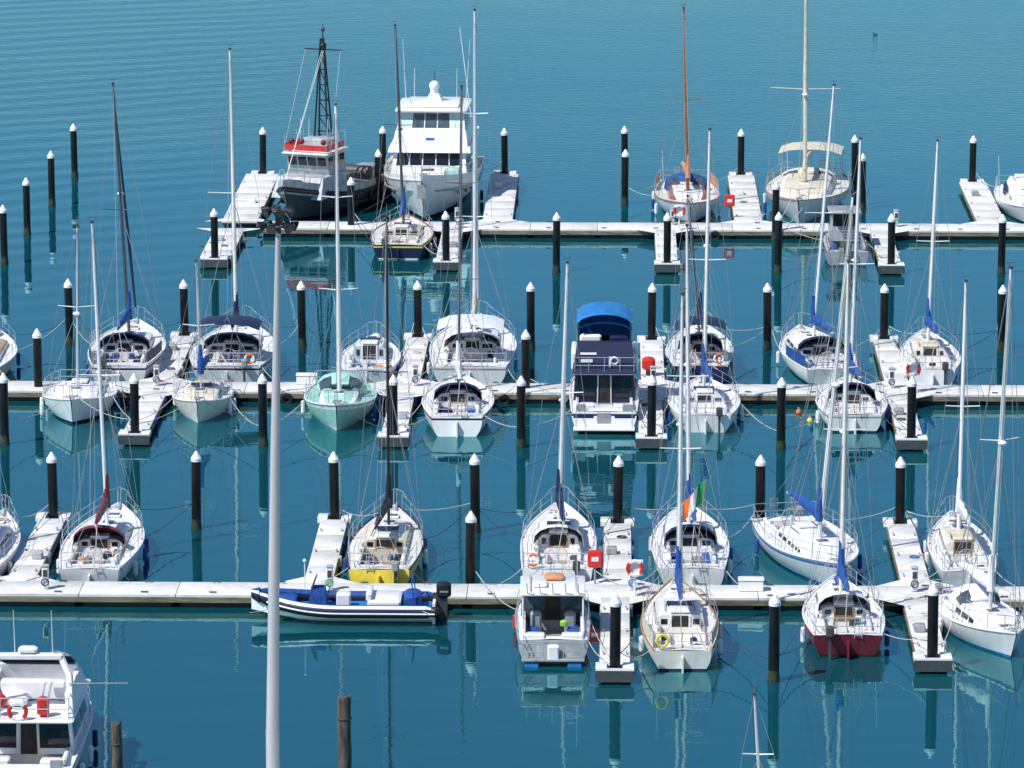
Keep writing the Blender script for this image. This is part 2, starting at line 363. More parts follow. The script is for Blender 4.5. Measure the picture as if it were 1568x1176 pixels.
def cabin(g,L,B,beam,sheer,c0,c1,wf,h,mat,roofm,winm='glass',camb=.07):
    y=lambda t:-L/2+L*t
    st=R.choice([0,0,1,2])
    ts=[c0,c0+(c1-c0)*.35,c0+(c1-c0)*.62,c0+(c1-c0)*.82,c1]; hs=[h,h*.96,h*.88,h*.72,.03]
    if st==2: ts=[c0,c0+(c1-c0)*.42,c0+(c1-c0)*.50,c0+(c1-c0)*.82,c1]; hs=[h*1.1,h*1.08,h*.62,h*.5,.03]
    rings=[]
    for t,hh in zip(ts,hs):
        w=min(beam(t)*.86,B/2*wf)*(1 if t<c1 else .8); z=sheer(t)-.03
        rings.append([(-w,y(t),z),(-w*.90,y(t),z+hh*.78),(-w*.74,y(t),z+hh),(0,y(t),z+hh+camb),(w*.74,y(t),z+hh),(w*.90,y(t),z+hh*.78),(w,y(t),z)])
    c=g['cabin']; c.loft(rings,[mat,mat,roofm,roofm,mat,mat]); c.poly(rings[0],mat)
    for i in ((0,1,2) if st!=2 else (0,2)):
        A,Bq=rings[i],rings[i+1]
        for f in ((Vector(A[6]),Vector(Bq[6]),Vector(Bq[5]),Vector(A[5])),(Vector(Bq[0]),Vector(A[0]),Vector(A[1]),Vector(Bq[1]))):
            if st==1: c.win(f,.12,.42,.34,.80,winm); c.win(f,.58,.88,.34,.80,winm)
            else: c.win(f,.08,.92,.30,.82,winm)
    z0=sheer(c0); w=min(beam(c0)*.86,B/2*wf); yy=y(c0)
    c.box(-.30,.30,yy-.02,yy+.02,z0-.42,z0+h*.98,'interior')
    tk=R.choice(['teak','white','white'])
    c.fr(-.36,-.30,yy-.05,yy,z0-.42,-.36,-.30,yy-.05,yy,z0+h,tk); c.fr(.30,.36,yy-.05,yy,z0-.42,.30,.36,yy-.05,yy,z0+h,tk)
    if R.random()<.45: c.box(-.29,.29,yy-.045,yy-.022,z0-.42,z0+h*.2,tk)
    for s in (-1,1):
        if w>.75: c.box(min(s*.45,s*w*.75),max(s*.45,s*w*.75),yy-.015,yy+.01,z0+h*.3,z0+h*.72,winm)
    zt=z0+hs[0]+camb
    c.rbox(-.36,.36,yy-.03,yy+.75,zt-.02,zt+.06,roofm,.02)
    zz=sheer(ts[2])+hs[2]+camb-.04
    c.rbox(-.26,.26,y(ts[2])-.0,y(ts[2])+.5,zz-.08,zz+.02,'white',.02); c.rbox(-.21,.21,y(ts[2])+.05,y(ts[2])+.45,zz+.0,zz+.035,'glass2',.01)
    for s in (-1,1):
        g['grab_rails'].path([(s*w*.6,yy+.3,z0+hs[0]+.07),(s*w*.55,y(ts[1]),z0+hs[1]+.09)],.02,R.choice(['teak','steel']))
    zf=sheer(.86)
    c.rbox(-.25,.25,y(.82)-.22,y(.82)+.22,zf-.0,zf+.09,'white',.02); c.rbox(-.2,.2,y(.82)-.17,y(.82)+.17,zf+.06,zf+.105,'glass2',.01)
    return z0+h*.9+camb
def sailboat(row,px,py,wpx,L=8.8,toward=False,yaw=0,hm='white',boot='navy',stripe=None,dk='deckwhite',cab='white',roof='deckwhite',mast=None,mm='alu',cover='blue',dodger=None,bimini=None,furl=None,spr=1,ck='white',rail='white',tr=.74,ch=.40,mr=.068,name='sailboat',winm='glass',tm=.58,extras=(),boom=True,spw=.27,ring=None,cloth=None):
    gp=atZ(px,py,0); B=wpx/(KS*(py-40+860))
    yw=math.radians(yaw)
    if row in('MF','NF','FF'):
        E={'NF':NEAR_F,'MF':MID_F,'FF':FAR_F}[row]
        L=(E-gp.y)+(.9 if not toward else .45)
    rb=.12*L
    d=Vector((-math.sin(yw),math.cos(yw),0)); off=L/2-(rb*.65 if toward else -.0)
    c=gp+d*off; rot=yw+(math.pi if toward else 0)+math.radians(R.uniform(-1.2,1.2))
    g=Group(name,(c.x,c.y,0),rot)
    k=B/3.0; fk=R.uniform(.94,1.1)*k**.5
    beam,sheer,yy=hull(g,L,B,tr=tr+R.uniform(-.06,.05),fs=.80*fk,fm=.80*fk,fb=1.12*fk,rb=rb,rs=R.choice([.3,.15,-.12]),m=hm,boot=boot,stripe=stripe,mid=R.uniform(.36,.46))
    deckgrid(g,L,B,beam,sheer,B*.27,.07,.33,dk,rail,ck)
    zt=cabin(g,L,B,beam,sheer,.335,R.uniform(.70,.79),R.uniform(.58,.68),ch*R.uniform(.95,1.15),cab,roof,winm)
    rails(g,L,beam,sheer)
    fenders(g,L,beam,sheer)
    z=sheer(.15)
    if L>8.2 and R.random()<.6:
        g['steering'].tube((0,yy(.13),z-.45),(0,yy(.13),z+.35),.05,.05,'white'); g['steering'].torus((0,yy(.13)-.08,z+.25),.36,.018,(0,1,.15),['steel'])
        for a in range(5): g['steering'].tube((0,yy(.13)-.08,z+.25),(.36*math.cos(a*1.257),yy(.13)-.08,z+.25+.36*math.sin(a*1.257)),.01,.01,'steel',4)
    else: g['steering'].path([(0,yy(.02),z+.05),(0,yy(.1),z+.12),(.05,yy(.2),z+.15)],.022,'teak')
    for s in (-1,1):
        for t in (.2,.30): g['winches'].tube((s*(B*.27+.05),yy(t),z+.17),(s*(B*.27+.05),yy(t),z+.32),.065,.05,'steel',8)
    g['rudder'].box(-.03,.03,yy(0)-.28,yy(0)+.2,-.4,z*.75,hm)
    if R.random()<.5:
        s=R.choice((-1,1)); x=s*beam(0)*.55; ob=g['outboard']; ob.rbox(x-.14,x+.14,yy(0)-.38,yy(0)-.05,z-.0,z+.38,R.choice(['darkgrey','white','grey']),.06); ob.box(x-.05,x+.05,yy(0)-.25,yy(0)-.12,-.2,z,'darkgrey')
    if R.random()<.6:
        s=R.choice((-1,1)); x=s*beam(0)*.3; la=g['boarding_ladder']
        for dx in (-.13,.13): la.tube((x+dx,yy(0)-.04,z-.1),(x+dx,yy(0)-.04,z+.8),.016,.016,'steel')
        for q in range(4): la.tube((x-.13,yy(0)-.04,z+q*.24),(x+.13,yy(0)-.04,z+q*.24),.014,.014,'steel')
    if cloth:
        for s in (-1,1):
            g['weather_cloth'].loft([[(s*(beam(t)-.03),yy(t),sheer(t)+.08),(s*(beam(t)-.03),yy(t),sheer(t)+.56)] for t in (.03,.1,.2,.3,.36)],cloth)
    if ring or R.random()<.2:
        s=R.choice((-1,1)); g['life_ring'].torus((s*beam(0)*.7,yy(0)+.02,z+.35),.20,.05,(0,1,0),ring or ['white','orange'])
    for q in range(R.randint(2,5)):
        x=R.uniform(-.27,.27)*B; yv=yy(R.uniform(.08,.30)); sz=R.uniform(.08,.24)
        g['deck_gear'].rbox(x-sz,x+sz,yv-sz*.7,yv+sz*.7,z-.22,z-.1+sz*R.uniform(.3,1.2),R.choice(['blue','white','grey','white','navy','darkgrey','deckwhite','brightblue','fadedorange']),.06)
    if R.random()<.5: g['deck_gear'].torus((R.uniform(-.3,.3),yy(.84),sheer(.84)+.1),.2,.035,(0,0,1),['rope'])
    if R.random()<.4: g['deck_gear'].box(-.45,.45,yy(.45),yy(.45)+.5,zt+.08,zt+.11,'navy')
    if R.random()<.3:
        g['sail_bag'].ball((.1,yy(.88),sheer(.88)+.16),.22,R.choice(['blue','white','brightblue']),(1,2.0,.7))
    if R.random()<.4:
        s=R.choice((-1,1)); g['deck_gear'].tube((s*beam(0)*.85,yy(.01),z),(s*beam(0)*.9,yy(0)-.1,z+1.7),.014,.01,'white',5)
    g['deck_gear'].rbox(-.12,.12,yy(.93)-.2,yy(.93)+.2,sheer(.93),sheer(.93)+.12,'steel',.04)
    g['deck_gear'].tube((.1,yy(.9),sheer(.9)+.08),(.05,L/2+.12,sheer(1)+.10),.035,.03,'grey')
    if dodger:
        y0=yy(.30); z0=sheer(.33)+.1; w=B*.34; rings=[]
        for (dy,ww,hh) in ((0,1,.82),(.3,1.02,.86),(.55,.98,.78),(1.05,.86,.30)):
            rings.append([(w*ww*math.cos(math.pi*j/8),y0+dy,z0+hh*max(0,math.sin(math.pi*j/8))**.6) for j in range(9)])
        g['dodger'].loft(rings[:3],dodger); g['dodger'].loft(rings[2:],[dodger,'glass2','glass2',dodger,dodger,'glass2','glass2',dodger])
    if bimini:
        y0,y1=yy(.03),yy(.27); w=B*.38; zb=z+1.75; rings=[]
        for i in range(4):
            y=y0+(y1-y0)*i/3; rings.append([(w*(j/3-1),y,zb+.16*(1-(j/3-1)**2)-(.06 if i in(0,3) else 0)-(.10 if j in(0,6) else 0)) for j in range(7)])
        g['bimini'].loft(rings,bimini)
        for s in (-1,1):
            for y in (y0,y1): g['bimini_frame'].tube((s*(w),y,zb-.12),(s*B*.36,(y0+y1)/2,z),.016,.016,'steel',5)
    if mast: rig(g,L,B,beam,sheer,zt-.1,mast,mm,cover,spr,mr,furl,boom,tm,spw)
    for e in extras: e(g,L,B,beam,sheer,yy)
    moor(g,L,beam,sheer,row,toward)
    g.done(); return g
# --- mid pontoon, camera side
sailboat('MF',112,650,110,toward=True,mast=(118,345),mr=.045,cover=None,boot='navy',boom=False)
sailboat('MF',303,648,90,toward=True,cab='warmwhite',roof='cream',mast=(300,400),mr=.04,cover='blue',boot='white',hm='warmwhite')
sailboat('MF',515,660,108,toward=True,hm='mint',stripe='white',dk='mint',cab='white',roof='mint',boot='white',mast=(514,160),mm='white',mr=.09,cover=None,boom=False,ck='mint',spr=2,dodger='mint')
sailboat('MF',697,668,108,hm='white',stripe='navy',mast=(707,132),mm='darkgrey',mr=.06,cover='white',dodger='navy',spr=2,boot='white')
sailboat('MF',1080,663,108,mast=(1087,198),mm='white',mr=.075,cover='blue',spr=1,boot='white',winm='glass2')
sailboat('MF',1308,663,106,mast=(1318,212),mm='white',mr=.07,cover='blue',stripe='grey',spr=1,boot='navy',dodger='navy')
# --- mid pontoon, far side
sailboat('MB',180,592,114,L=9.5,mast=(173,128),mm='darkgrey',cover='blue',furl='navy',spr=1,stripe='navy',dodger='navy',cloth='navy')
sailboat('MB',347,592,128,L=9.8,mast=(352,75),mm='warmwhite',mr=.08,cover='navy',dodger='navy',bimini='navy',spr=1,spw=.30,stripe='navy')
sailboat('MB',562,592,90,L=7.0,mast=None,cab='paleblue',roof='white',name='cabin_boat',ch=.7)
sailboat('MB',720,593,130,L=11.0,mast=(727,15),mm='alu',mr=.085,cover='cream',dodger='white',bimini='white',ck='white',spr=2,tr=.85,stripe='grey',furl='white',spw=.2)
sailboat('MB',1074,590,100,L=9,mast=(1053,300),mm='darkgrey',mr=.05,cover='navy',dodger='navy',bimini='navy',stripe='navy',hm='navy')
sailboat('MB',1276,592,108,L=9,yaw=8,mast=(1277,130),mm='white',cover='blue',dodger='navy',boot='navy',cloth='blue')
sailboat('MB',1430,592,92,L=8,mast=(1436,215),mm='white',mr=.075,cover='blue',cab='warmwhite',roof='cream',boot='white')
sailboat('MB',-38,592,92,L=8,cab='tan',roof='tan',hm='cream',mast=None,name='cabin_boat')
# --- near pontoon, far side
sailboat('NB',140,905,120,L=9.5,mast=(141,340),mm='alu',mr=.075,cover='maroon',dodger='maroon',boot='white',spr=1)
sailboat('NB',584,903,114,L=9.5,hm='yellow',boot='navy',dk='warmwhite',cab='cream',roof='warmwhite',mast=(592,330),mm='black',mr=.055,cover='black',rail='navy',ck='cream',tr=.8)
sailboat('NB',853,905,114,L=10,mast=(869,402),mm='alu',mr=.075,cover='navy',dodger='white',tr=.88,winm='glass',ch=.5)
def flag(g,L,B,beam,sheer,yy):
    f=g['flag']; P0=g.loc(atY(1080,738,(g.mw@Vector((0,yy(.05),0))).y)); nx,nz=15,6
    f.tube((P0.x+.02,P0.y,P0.z+.1),(0.1,yy(.02),sheer(0)),.018,.018,'teak')
    for i in range(nx):
        for j in range(nz):
            def q(i,j):
                u=i/nx;v=j/nz; return (P0.x-.80*u-.10*v,P0.y+.13*math.sin(u*8+v*1.5),P0.z-.75*u**1.2-.85*v+.06*math.sin(u*6))
            f.poly([q(i,j),q(i+1,j),q(i+1,j+1),q(i,j+1)],['green','white','orange'][i*3//nx])
sailboat('NB',1058,905,118,L=9.5,mast=(1052,345),mm='alu',mr=.07,cover='blue',boot='white',dodger='navy',extras=(flag,),tr=.8)
sailboat('NB',1288,905,132,L=9.2,yaw=13,toward=True,stripe='brightblue',boot='brightblue',mast=(1306,300),mm='white',mr=.08,cover='blue')
sailboat('NB',1482,905,98,L=8.6,mast=(1479,430),mm='white',mr=.08,cover='white',cab='warmwhite',roof='cream',boot='white')
sailboat('NB',-42,905,96,L=8.6,mast=(-60,500),mm='white')
# --- near pontoon, camera side
sailboat('NF',1042,1028,118,hm='warmwhite',cab='white',dk='warmwhite',mast=(1045,450),mm='alu',mr=.07,cover='blue',ck='warmwhite',boot='navy',rail='teak',ring=['yellow'],cloth='cream')
sailboat('NF',1296,1008,122,hm='maroon',boot='black',mast=(1299,400),mm='warmwhite',mr=.075,cover='blue',stripe='maroon',dodger='white',tr=.8)
sailboat('NF',1548,1008,114,yaw=14,toward=True,boot='brightblue',mast=(1548,410),mm='alu',mr=.075,cover='white',spr=1,dodger='white')
# --- far pontoon
sailboat('FF',612,398,92,hm='navy',boot='white',stripe='yellow',dk='warmwhite',cab='cream',roof='warmwhite',mast=(605,38),mm='darkgrey',mr=.07,cover='blue',rail='varnish',tr=.75,ck='cream')
sailboat('FB',1054,345,98,L=10.5,toward=True,hm='white',boot='red',dk='warmwhite',cab='varnish',roof='warmwhite',mast=(1047,12),mm='varnish',mr=.09,cover='fadedorange',rail='varnish',dodger='blue',cloth='fadedorange',ck='teak')
sailboat('FB',1224,345,126,L=12.5,yaw=-6,toward=True,hm='white',boot='white',stripe='warmwhite',dk='warmwhite',cab='warmwhite',roof='cream',mast=(1234,-8),mm='cream',mr=.12,cover='cream',rail='teak',bimini='cream',dodger='cream',spr=1,spw=.42,ch=.6)
sailboat('FB',1576,345,78,L=9.5,toward=True,hm='white',cab='white',mast=None,name='cabin_boat',dodger='navy',ch=.9)
sailboat('NB',1170,1345,90,L=5.5,mast=(1155,1062),mm='alu',mr=.05,cover=None,boom=False)

# ---------------------------------------------------------------- motor boats
def place(name,px,py,L,toward,yaw=0,o=0):
    gp=atZ(px,py,0); yw=math.radians(yaw); d=Vector((-math.sin(yw),math.cos(yw),0)); c=gp+d*(L/2-o)
    return Group(name,(c.x,c.y,0),yw+(math.pi if toward else 0))
def motor_yacht():
    L=15.;B=5.3; g=place('motor_yacht',648,340,L,True,-2,1.0)
    beam,sheer,yy=hull(g,L,B,tr=.9,fs=1.5,fm=1.75,fb=2.45,rb=1.7,rs=.1,m='white',boot='navy',stripe=None,pw=2.6)
    deckgrid(g,L,B,beam,sheer,B*.3,0,0,'deckwhite','white')
    h=g['hull']
    for s in (-1,1):
        h.path([(s*(beam(i/18)*.985+.02),yy(i/18)-(.6*max(0,(i/18-.5)/.5)**2),sheer(i/18)*.72) for i in range(18)],.045,'grey')
        for t in (.62,.70,.78): h.ball((s*beam(t)*.93,yy(t)-.15,sheer(t)*.62),.13,'glass',(.6,1.2,.8))
    c=g['superstructure']; b0=sheer(.45)-.05
    def Yb(d): return L/2-d
    c.fr(-1.1,1.1,Yb(6.2),Yb(2.4),b0+.1,-.95,.95,Yb(6.2),Yb(3.3),b0+.65,'white')
    c.rbox(-.35,.35,Yb(4.6),Yb(3.9),b0+.62,b0+.70,'glass2',.02)
    f=c.fr(-2.15,2.15,Yb(14),Yb(4.9),b0,-1.95,1.95,Yb(13.8),Yb(6.0),b0+1.45,'white')
    for k in range(5): c.win(f['front'],.05+k*.182,.05+k*.182+.168,.50,.92,'glass')
    for k in range(4):
        for side in ('left','right'): c.win(f[side],.06+k*.225,.06+k*.225+.2,.42,.85,'glass')
    zb=b0+1.45
    c.fr(-2.3,2.3,Yb(13.9),Yb(5.5),zb-.02,-2.25,2.25,Yb(13.9),Yb(5.7),zb+.25,'white')
    f=c.fr(-2.1,2.1,Yb(12.5),Yb(5.9),zb+.25,-1.95,1.95,Yb(12.5),Yb(6.7),zb+1.05,'white')
    c.win(f['front'],.44,.56,.38,.55,'blue')
    z2=zb+1.05
    f=c.fr(-1.9,1.9,Yb(11),Yb(6.8),z2,-1.8,1.8,Yb(11),Yb(7.5),z2+.95,'white')
    for k in range(5): c.win(f['front'],.03+k*.19,.03+k*.19+.175,.12,.9,'glass2' if k in(1,2,3) else 'paleblue')
    for side in ('left','right'):
        for k in range(3): c.win(f[side],.05+k*.31,.05+k*.31+.28,.12,.9,'glass')
    z3=z2+.95
    c.rbox(-2.0,2.0,Yb(11.6),Yb(6.9),z3,z3+.2,'white',.12)
    c.rbox(-1.5,1.5,Yb(11.2),Yb(7.5),z3+.2,z3+.32,'white',.1)
    c.fr(-.5,.5,Yb(10.2),Yb(9),z3+.3,-.25,.25,Yb(10),Yb(9.3),z3+.75,'white')
    c.ball((0,Yb(9.6),z3+1.15),.3,'white',n=12,k=8); c.tube((0,Yb(9.6),z3+.7),(0,Yb(9.6),z3+.95),.2,.25,'white',8)
    c.tube((0,Yb(9.6),z3+1.4),(0,Yb(9.6),z3+2.0),.03,.02,'darkgrey')
    for s in (-1,1):
        c.tube((s*1.7,Yb(10.8),z3+.2),(s*1.9,Yb(11.2),z3+3.6),.02,.01,'white',5)
        c.tube((s*1.2,Yb(10.5),z3+.2),(s*1.2,Yb(10.7),z3+2.0),.02,.012,'white',5)
    c.tube((-2.0,Yb(12),zb+.3),(-1.2,Yb(13),zb+6),.03,.02,'alu')
    r=g['bow_rail']
    for s in (-1,1):
        P=[(s*(beam(t)-.06),yy(t),sheer(t)+.75) for t in (.3,.45,.6,.72,.82,.9,.96,1.0)]
        r.path(P,.022,'steel'); r.path([(a,b,c_-.37) for a,b,c_ in P],.014,'steel')
        for p in P: r.tube((p[0],p[1],p[2]-.75),p,.018,.018,'steel',5)
    for s in (-1,1):
        g['hull'].loft([[(s*(beam(t)),yy(t),sheer(t)),(s*(beam(t)+.03),yy(t),sheer(t)+.3)] for t in [i/18 for i in range(19)]],'white')
    d=g['deck_gear']
    d.rbox(-1.8,-1.0,Yb(4.9),Yb(4.2),b0+.3,b0+.75,'mint',.12)
    d.rbox(-.25,.25,Yb(1.6),Yb(.9),sheer(.92),sheer(.92)+.35,'steel',.08)
    d.tube((0,Yb(1.3),sheer(1)-.05),(0,Yb(-.25),sheer(1)+.05),.09,.07,'steel')
    d.box(-.25,.25,Yb(.12),Yb(-.05),sheer(1)-1.0,sheer(1)-.25,'grey')
    fenders(g,L,beam,sheer,('navy','white')); moor(g,L,beam,sheer,'FB',True); g.done()
motor_yacht()
def fishing_boat():
    L=12.;B=4.2; g=place('fishing_boat',446,340,L,True,-20,1.0)
    beam,sheer,yy=hull(g,L,B,tr=.85,fs=1.05,fm=1.15,fb=2.1,rb=1.2,rs=.1,m='darkgrey',boot='black',stripe='hullgrey',pw=2.6)
    h=g['hull']
    for s in (-1,1):
        h.path([(s*(beam(i/18)+.03),yy(i/18),sheer(i/18)*.92) for i in range(19)],.09,'rubber')
        h.path([(s*(beam(i/18)+.02),yy(i/18),sheer(i/18)*.45) for i in range(17)],.06,'rubber')
        h.loft([[(s*(beam(t)),yy(t),sheer(t)),(s*(beam(t)-.02),yy(t),sheer(t)+.4)] for t in [i/18 for i in range(19)]],'hullgrey')
        for t in (.1,.25,.4,.6): h.torus((s*(beam(t)+.12),yy(t),.75),.32,.12,(1,0,0),['black'])
    deckgrid(g,L,B,beam,sheer,B*.3,0,0,'grey','darkgrey')
    c=g['wheelhouse']; z=sheer(.5)
    c.fr(-1.5,1.5,.4,4.3,z,-1.35,1.35,.5,3.7,z+1.1,'hullgrey')
    f=c.fr(-1.2,1.2,.2,2.5,z+1.0,-1.2,1.2,.3,2.9,z+2.25,'hullgrey')
    for k in range(4): c.win(f['front'],.04+k*.24,.04+k*.24+.2,.5,.88,'glass')
    for sd in ('left','right'):
        for k in range(3): c.win(f[sd],.08+k*.3,.08+k*.3+.24,.5,.88,'glass')
    c.rbox(-1.35,1.35,.1,3.2,z+2.25,z+2.36,'white',.05)
    zt=z+2.36; r=g['roof_rail']
    for s in (-1,1):
        r.box(s*1.25-.02,s*1.25+.02,.6,3.0,zt+.1,zt+.45,'red')
        for y in (.4,1.3,3.0): r.tube((s*1.25,y,zt),(s*1.25,y,zt+1.0),.02,.02,'steel',5)
        r.tube((s*1.25,.4,zt+1.0),(s*1.25,3,zt+1.0),.02,.02,'steel',5)
    r.box(-1.25,1.25,2.98,3.02,zt+.1,zt+.42,'red')
    for k in (-.9,.4,1.0): r.ball((k,2.6,zt+.55),.17,R.choice(['red','maroon']))
    r.rbox(-.8,.8,.5,1.8,zt,zt+.6,'hullgrey',.1)
    for x in (-1.0,-.5,.6,1.1): r.tube((x,1.2,zt),(x,1.1,zt+1.6),.02,.012,'white',5)
    m=g['lattice_mast']; H=6.0; bz=zt; my=.5
    for s in (-1,1):
        for y in (-.1,.6): m.tube((s*.42,y+my-.2,bz),(s*.10,.12+my,bz+H),.06,.045,'black',6)
    for k in range(7):
        f_=k/7; f2=(k+1)/7; w=.42-.32*f_; w2=.42-.32*f2
        m.tube((-w,my,bz+H*f_),(w,my,bz+H*f_),.035,.035,'black'); m.tube((-w,my,bz+H*f_),(w2,my,bz+H*f2),.03,.03,'black')
    m.tube((-1.1,my,bz+H*.90),(1.1,my,bz+H*.90),.035,.035,'black'); m.tube((0,my,bz+H*.9),(0,my,bz+H+.8),.06,.02,'black')
    m.ball((0,my,bz+H+.5),.13,'darkgrey'); m.ball((0,my,bz+H*.93),.22,'black')
    for s in (-1,1):
        m.tube((s*1.1,my,bz+H*.90),(s*1.5,-.4,bz),.01,.01,'wire',4); m.tube((s*1.05,my,bz+H*.90),(s*1.4,2.8,bz),.01,.01,'wire',4)
        m.tube((s*.05,my,bz+H*.9),(0,L/2,sheer(1)),.01,.01,'wire',4)
    d=g['deck_gear']
    d.rbox(-1.2,-.2,-4.5,-3.2,z,z+.8,'grey',.08); d.rbox(.2,1.3,-4.2,-3,z,z+.7,'darkgrey',.08); d.tube((-1.6,-2.2,z+.6),(1.6,-2.2,z+.6),.4,.4,'darkgrey',10)
    d.rbox(-.5,.5,4.4,5.1,sheer(.9)-.1,sheer(.9)+.45,'darkgrey',.1)
    for s in (-1,1):
        d.path([(s*(beam(t)-.1),yy(t),sheer(t)+1.0) for t in (.5,.65,.8,.9,.97)],.02,'steel')
        for t in (.5,.65,.8,.9,.97): d.tube((s*(beam(t)-.1),yy(t),sheer(t)),(s*(beam(t)-.1),yy(t),sheer(t)+1.0),.018,.018,'steel',5)
        d.path([(s*(beam(t)-.1),yy(t),sheer(t)+.9) for t in (.0,.12,.24,.36)],.03,'black')
    moor(g,L,beam,sheer,'FB',True); g.done()
fishing_boat()
def flybridge(px,py,L,B,row,bim='brightblue',cov='navy',arch=False,yaw=0,name='flybridge_cruiser'):
    g=place(name,px,py,L,False,yaw)
    beam,sheer,yy=hull(g,L,B,tr=.93,fs=.9,fm=1.1,fb=1.65,rb=1.1,rs=-.05,m='white',boot='navy',stripe=cov,pw=2.8)
    deckgrid(g,L,B,beam,sheer,B*.40,.03,.2,'white','white','white',.55)
    s0=-L/2; c=g['cabin']
    g['swim_platform'].rbox(-B*.44,B*.44,s0-.6,s0+.05,.18,.27,'white',.02)
    g['swim_platform'].box(-.3,.3,s0-.02,s0-.004,.35,.85,'grey')
    if cov=='navy':
        for k in (-1,1): g['hull'].box(min(k*.45,k*B*.44),max(k*.45,k*B*.44),s0-.012,s0-.004,.62,.80,'navy')
    for k in (-1,1):
        g['swim_platform'].tube((k*B*.4,s0-.55,.27),(k*B*.4,s0-.55,1.0),.018,.018,'steel'); g['swim_platform'].tube((k*B*.4,s0-.55,1.0),(k*B*.4,s0,1.15),.018,.018,'steel')
    z=sheer(.2)
    w=B/2*.90
    sm=cov if cov=='navy' else 'white'
    f=c.fr(-w,w,s0+1.7,s0+L*.72,z-.1,-w*.92,w*.92,s0+1.7,s0+L*.6,z+1.15,sm)
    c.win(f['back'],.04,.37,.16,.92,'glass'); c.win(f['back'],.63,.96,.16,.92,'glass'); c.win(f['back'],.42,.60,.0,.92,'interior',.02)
    for u in (.39,.61): c.tube(f['back'][0].lerp(f['back'][1],u)+Vector((0,-.03,0)),f['back'][3].lerp(f['back'][2],u)+Vector((0,-.03,0)),.025,.025,'white')
    for sd in ('left','right'): c.win(f[sd],.06,.42,.35,.88,'glass'); c.win(f[sd],.46,.8,.35,.88,'glass')
    c.win(f['front'],.06,.48,.2,.9,'glass'); c.win(f['front'],.52,.94,.2,.9,'glass')
    zf=z+1.15
    if cov=='navy': c.rbox(-w*1.02,w*1.02,s0+1.5,s0+L*.62,zf,zf+.09,'navy',.04); c.box(-w*1.0,w*1.0,s0+1.48,s0+1.497,zf+.02,zf+.06,'white')
    else: c.rbox(-w*1.05,w*1.05,s0+.75,s0+L*.62,zf,zf+.10,'white',.05)
    fb=g['flybridge']
    for s in (-1,1):
        fb.fr(min(s*w*.86,s*w*.98),max(s*w*.86,s*w*.98),s0+1.5,s0+L*.58,zf+.10,min(s*w*.80,s*w*.9),max(s*w*.80,s*w*.9),s0+1.7,s0+L*.52,zf+.75,sm)
    fb.fr(-w*.95,w*.95,s0+L*.5,s0+L*.6,zf+.13,-w*.85,w*.85,s0+L*.47,s0+L*.5,zf+.95,sm)
    fb.fr(-w*.8,w*.8,s0+L*.50,s0+L*.53,zf+.95,-w*.75,w*.75,s0+L*.44,s0+L*.46,zf+1.3,'glass')
    if cov=='navy' and not arch:
        f3=fb.fr(-w*.99,w*.99,s0+1.35,s0+1.75,zf+.08,-w*.88,w*.88,s0+1.9,s0+2.2,zf+1.40,'navy')
        fb.torus((w*.32,s0+1.44,zf+.66),.16,.05,(0,1,.35),['white'])
        fb.box(w*.32-.24,w*.32-.16,s0+1.41,s0+1.47,zf+.38,zf+.84,'white')
        fb.win(f3['back'],.08,.36,.60,.66,'white',.02); fb.win(f3['back'],.1,.3,.36,.46,'paleblue',.015)
        fb.rbox(-w*.8,-w*.1,s0+2.4,s0+2.9,zf+.1,zf+1.6,'white',.1); fb.rbox(w*.15,w*.75,s0+2.4,s0+2.9,zf+.1,zf+1.55,'navy',.1)
        for s in (-1,1): fb.rbox(min(s*w*.9,s*w*1.08),max(s*w*.9,s*w*1.08),s0+L*.45,s0+L*.75,zf-.25,zf+.55,'white',.08)
    else:
        fb.rbox(-w*.7,w*.7,s0+L*.33,s0+L*.38,zf+.13,zf+.75,'white',.06); fb.rbox(-w*.7,-.1,s0+L*.24,s0+L*.33,zf+.13,zf+.4,'white',.08)
        fb.rbox(w*.25,w*.5,s0+1.1,s0+1.5,zf+.13,zf+.75,'red',.1); fb.ball((-.85,s0+1.35,zf+.6),.26,'red')
    rr=g['fly_rail']; yr=1.4 if cov=='navy' else .9
    for hh in (.45,.8): rr.path([(-w*.9,s0+L*.4,zf+hh),(-w*.95,s0+yr,zf+hh),(w*.95,s0+yr,zf+hh),(w*.9,s0+L*.4,zf+hh)],.018,'steel')
    for x in (-.95,-.5,0,.5,.95): rr.tube((x*w,s0+yr,zf+.1),(x*w,s0+yr,zf+.8),.016,.016,'steel')
    if arch:
        for s in (-1,1): rr.path([(s*w*.98,s0+1.2,zf+.1),(s*w*.9,s0+1.9,zf+1.3),(s*w*.7,s0+2.1,zf+1.85)],.11,'white',7)
        rr.rbox(-w*.75,w*.75,s0+1.95,s0+2.3,zf+1.76,zf+1.94,'white',.05)
        rr.rbox(-.3,.3,s0+1.95,s0+2.4,zf+1.94,zf+2.15,'white',.08)
        rr.torus((-.2,s0+.83,zf+.38),.27,.07,(0,1,0),['red','white'],24)
        for x in (-1.1,-.9,-.4,.8): rr.tube((x,s0+2.1,zf+1.8),(x,s0+1.9,zf+3.4),.02,.012,'white',5)
        rr.tube((.9*w,s0+1.6,zf+1.1),(.9*w+1.9,s0+1.5,zf+1.15),.02,.012,'tan',5)
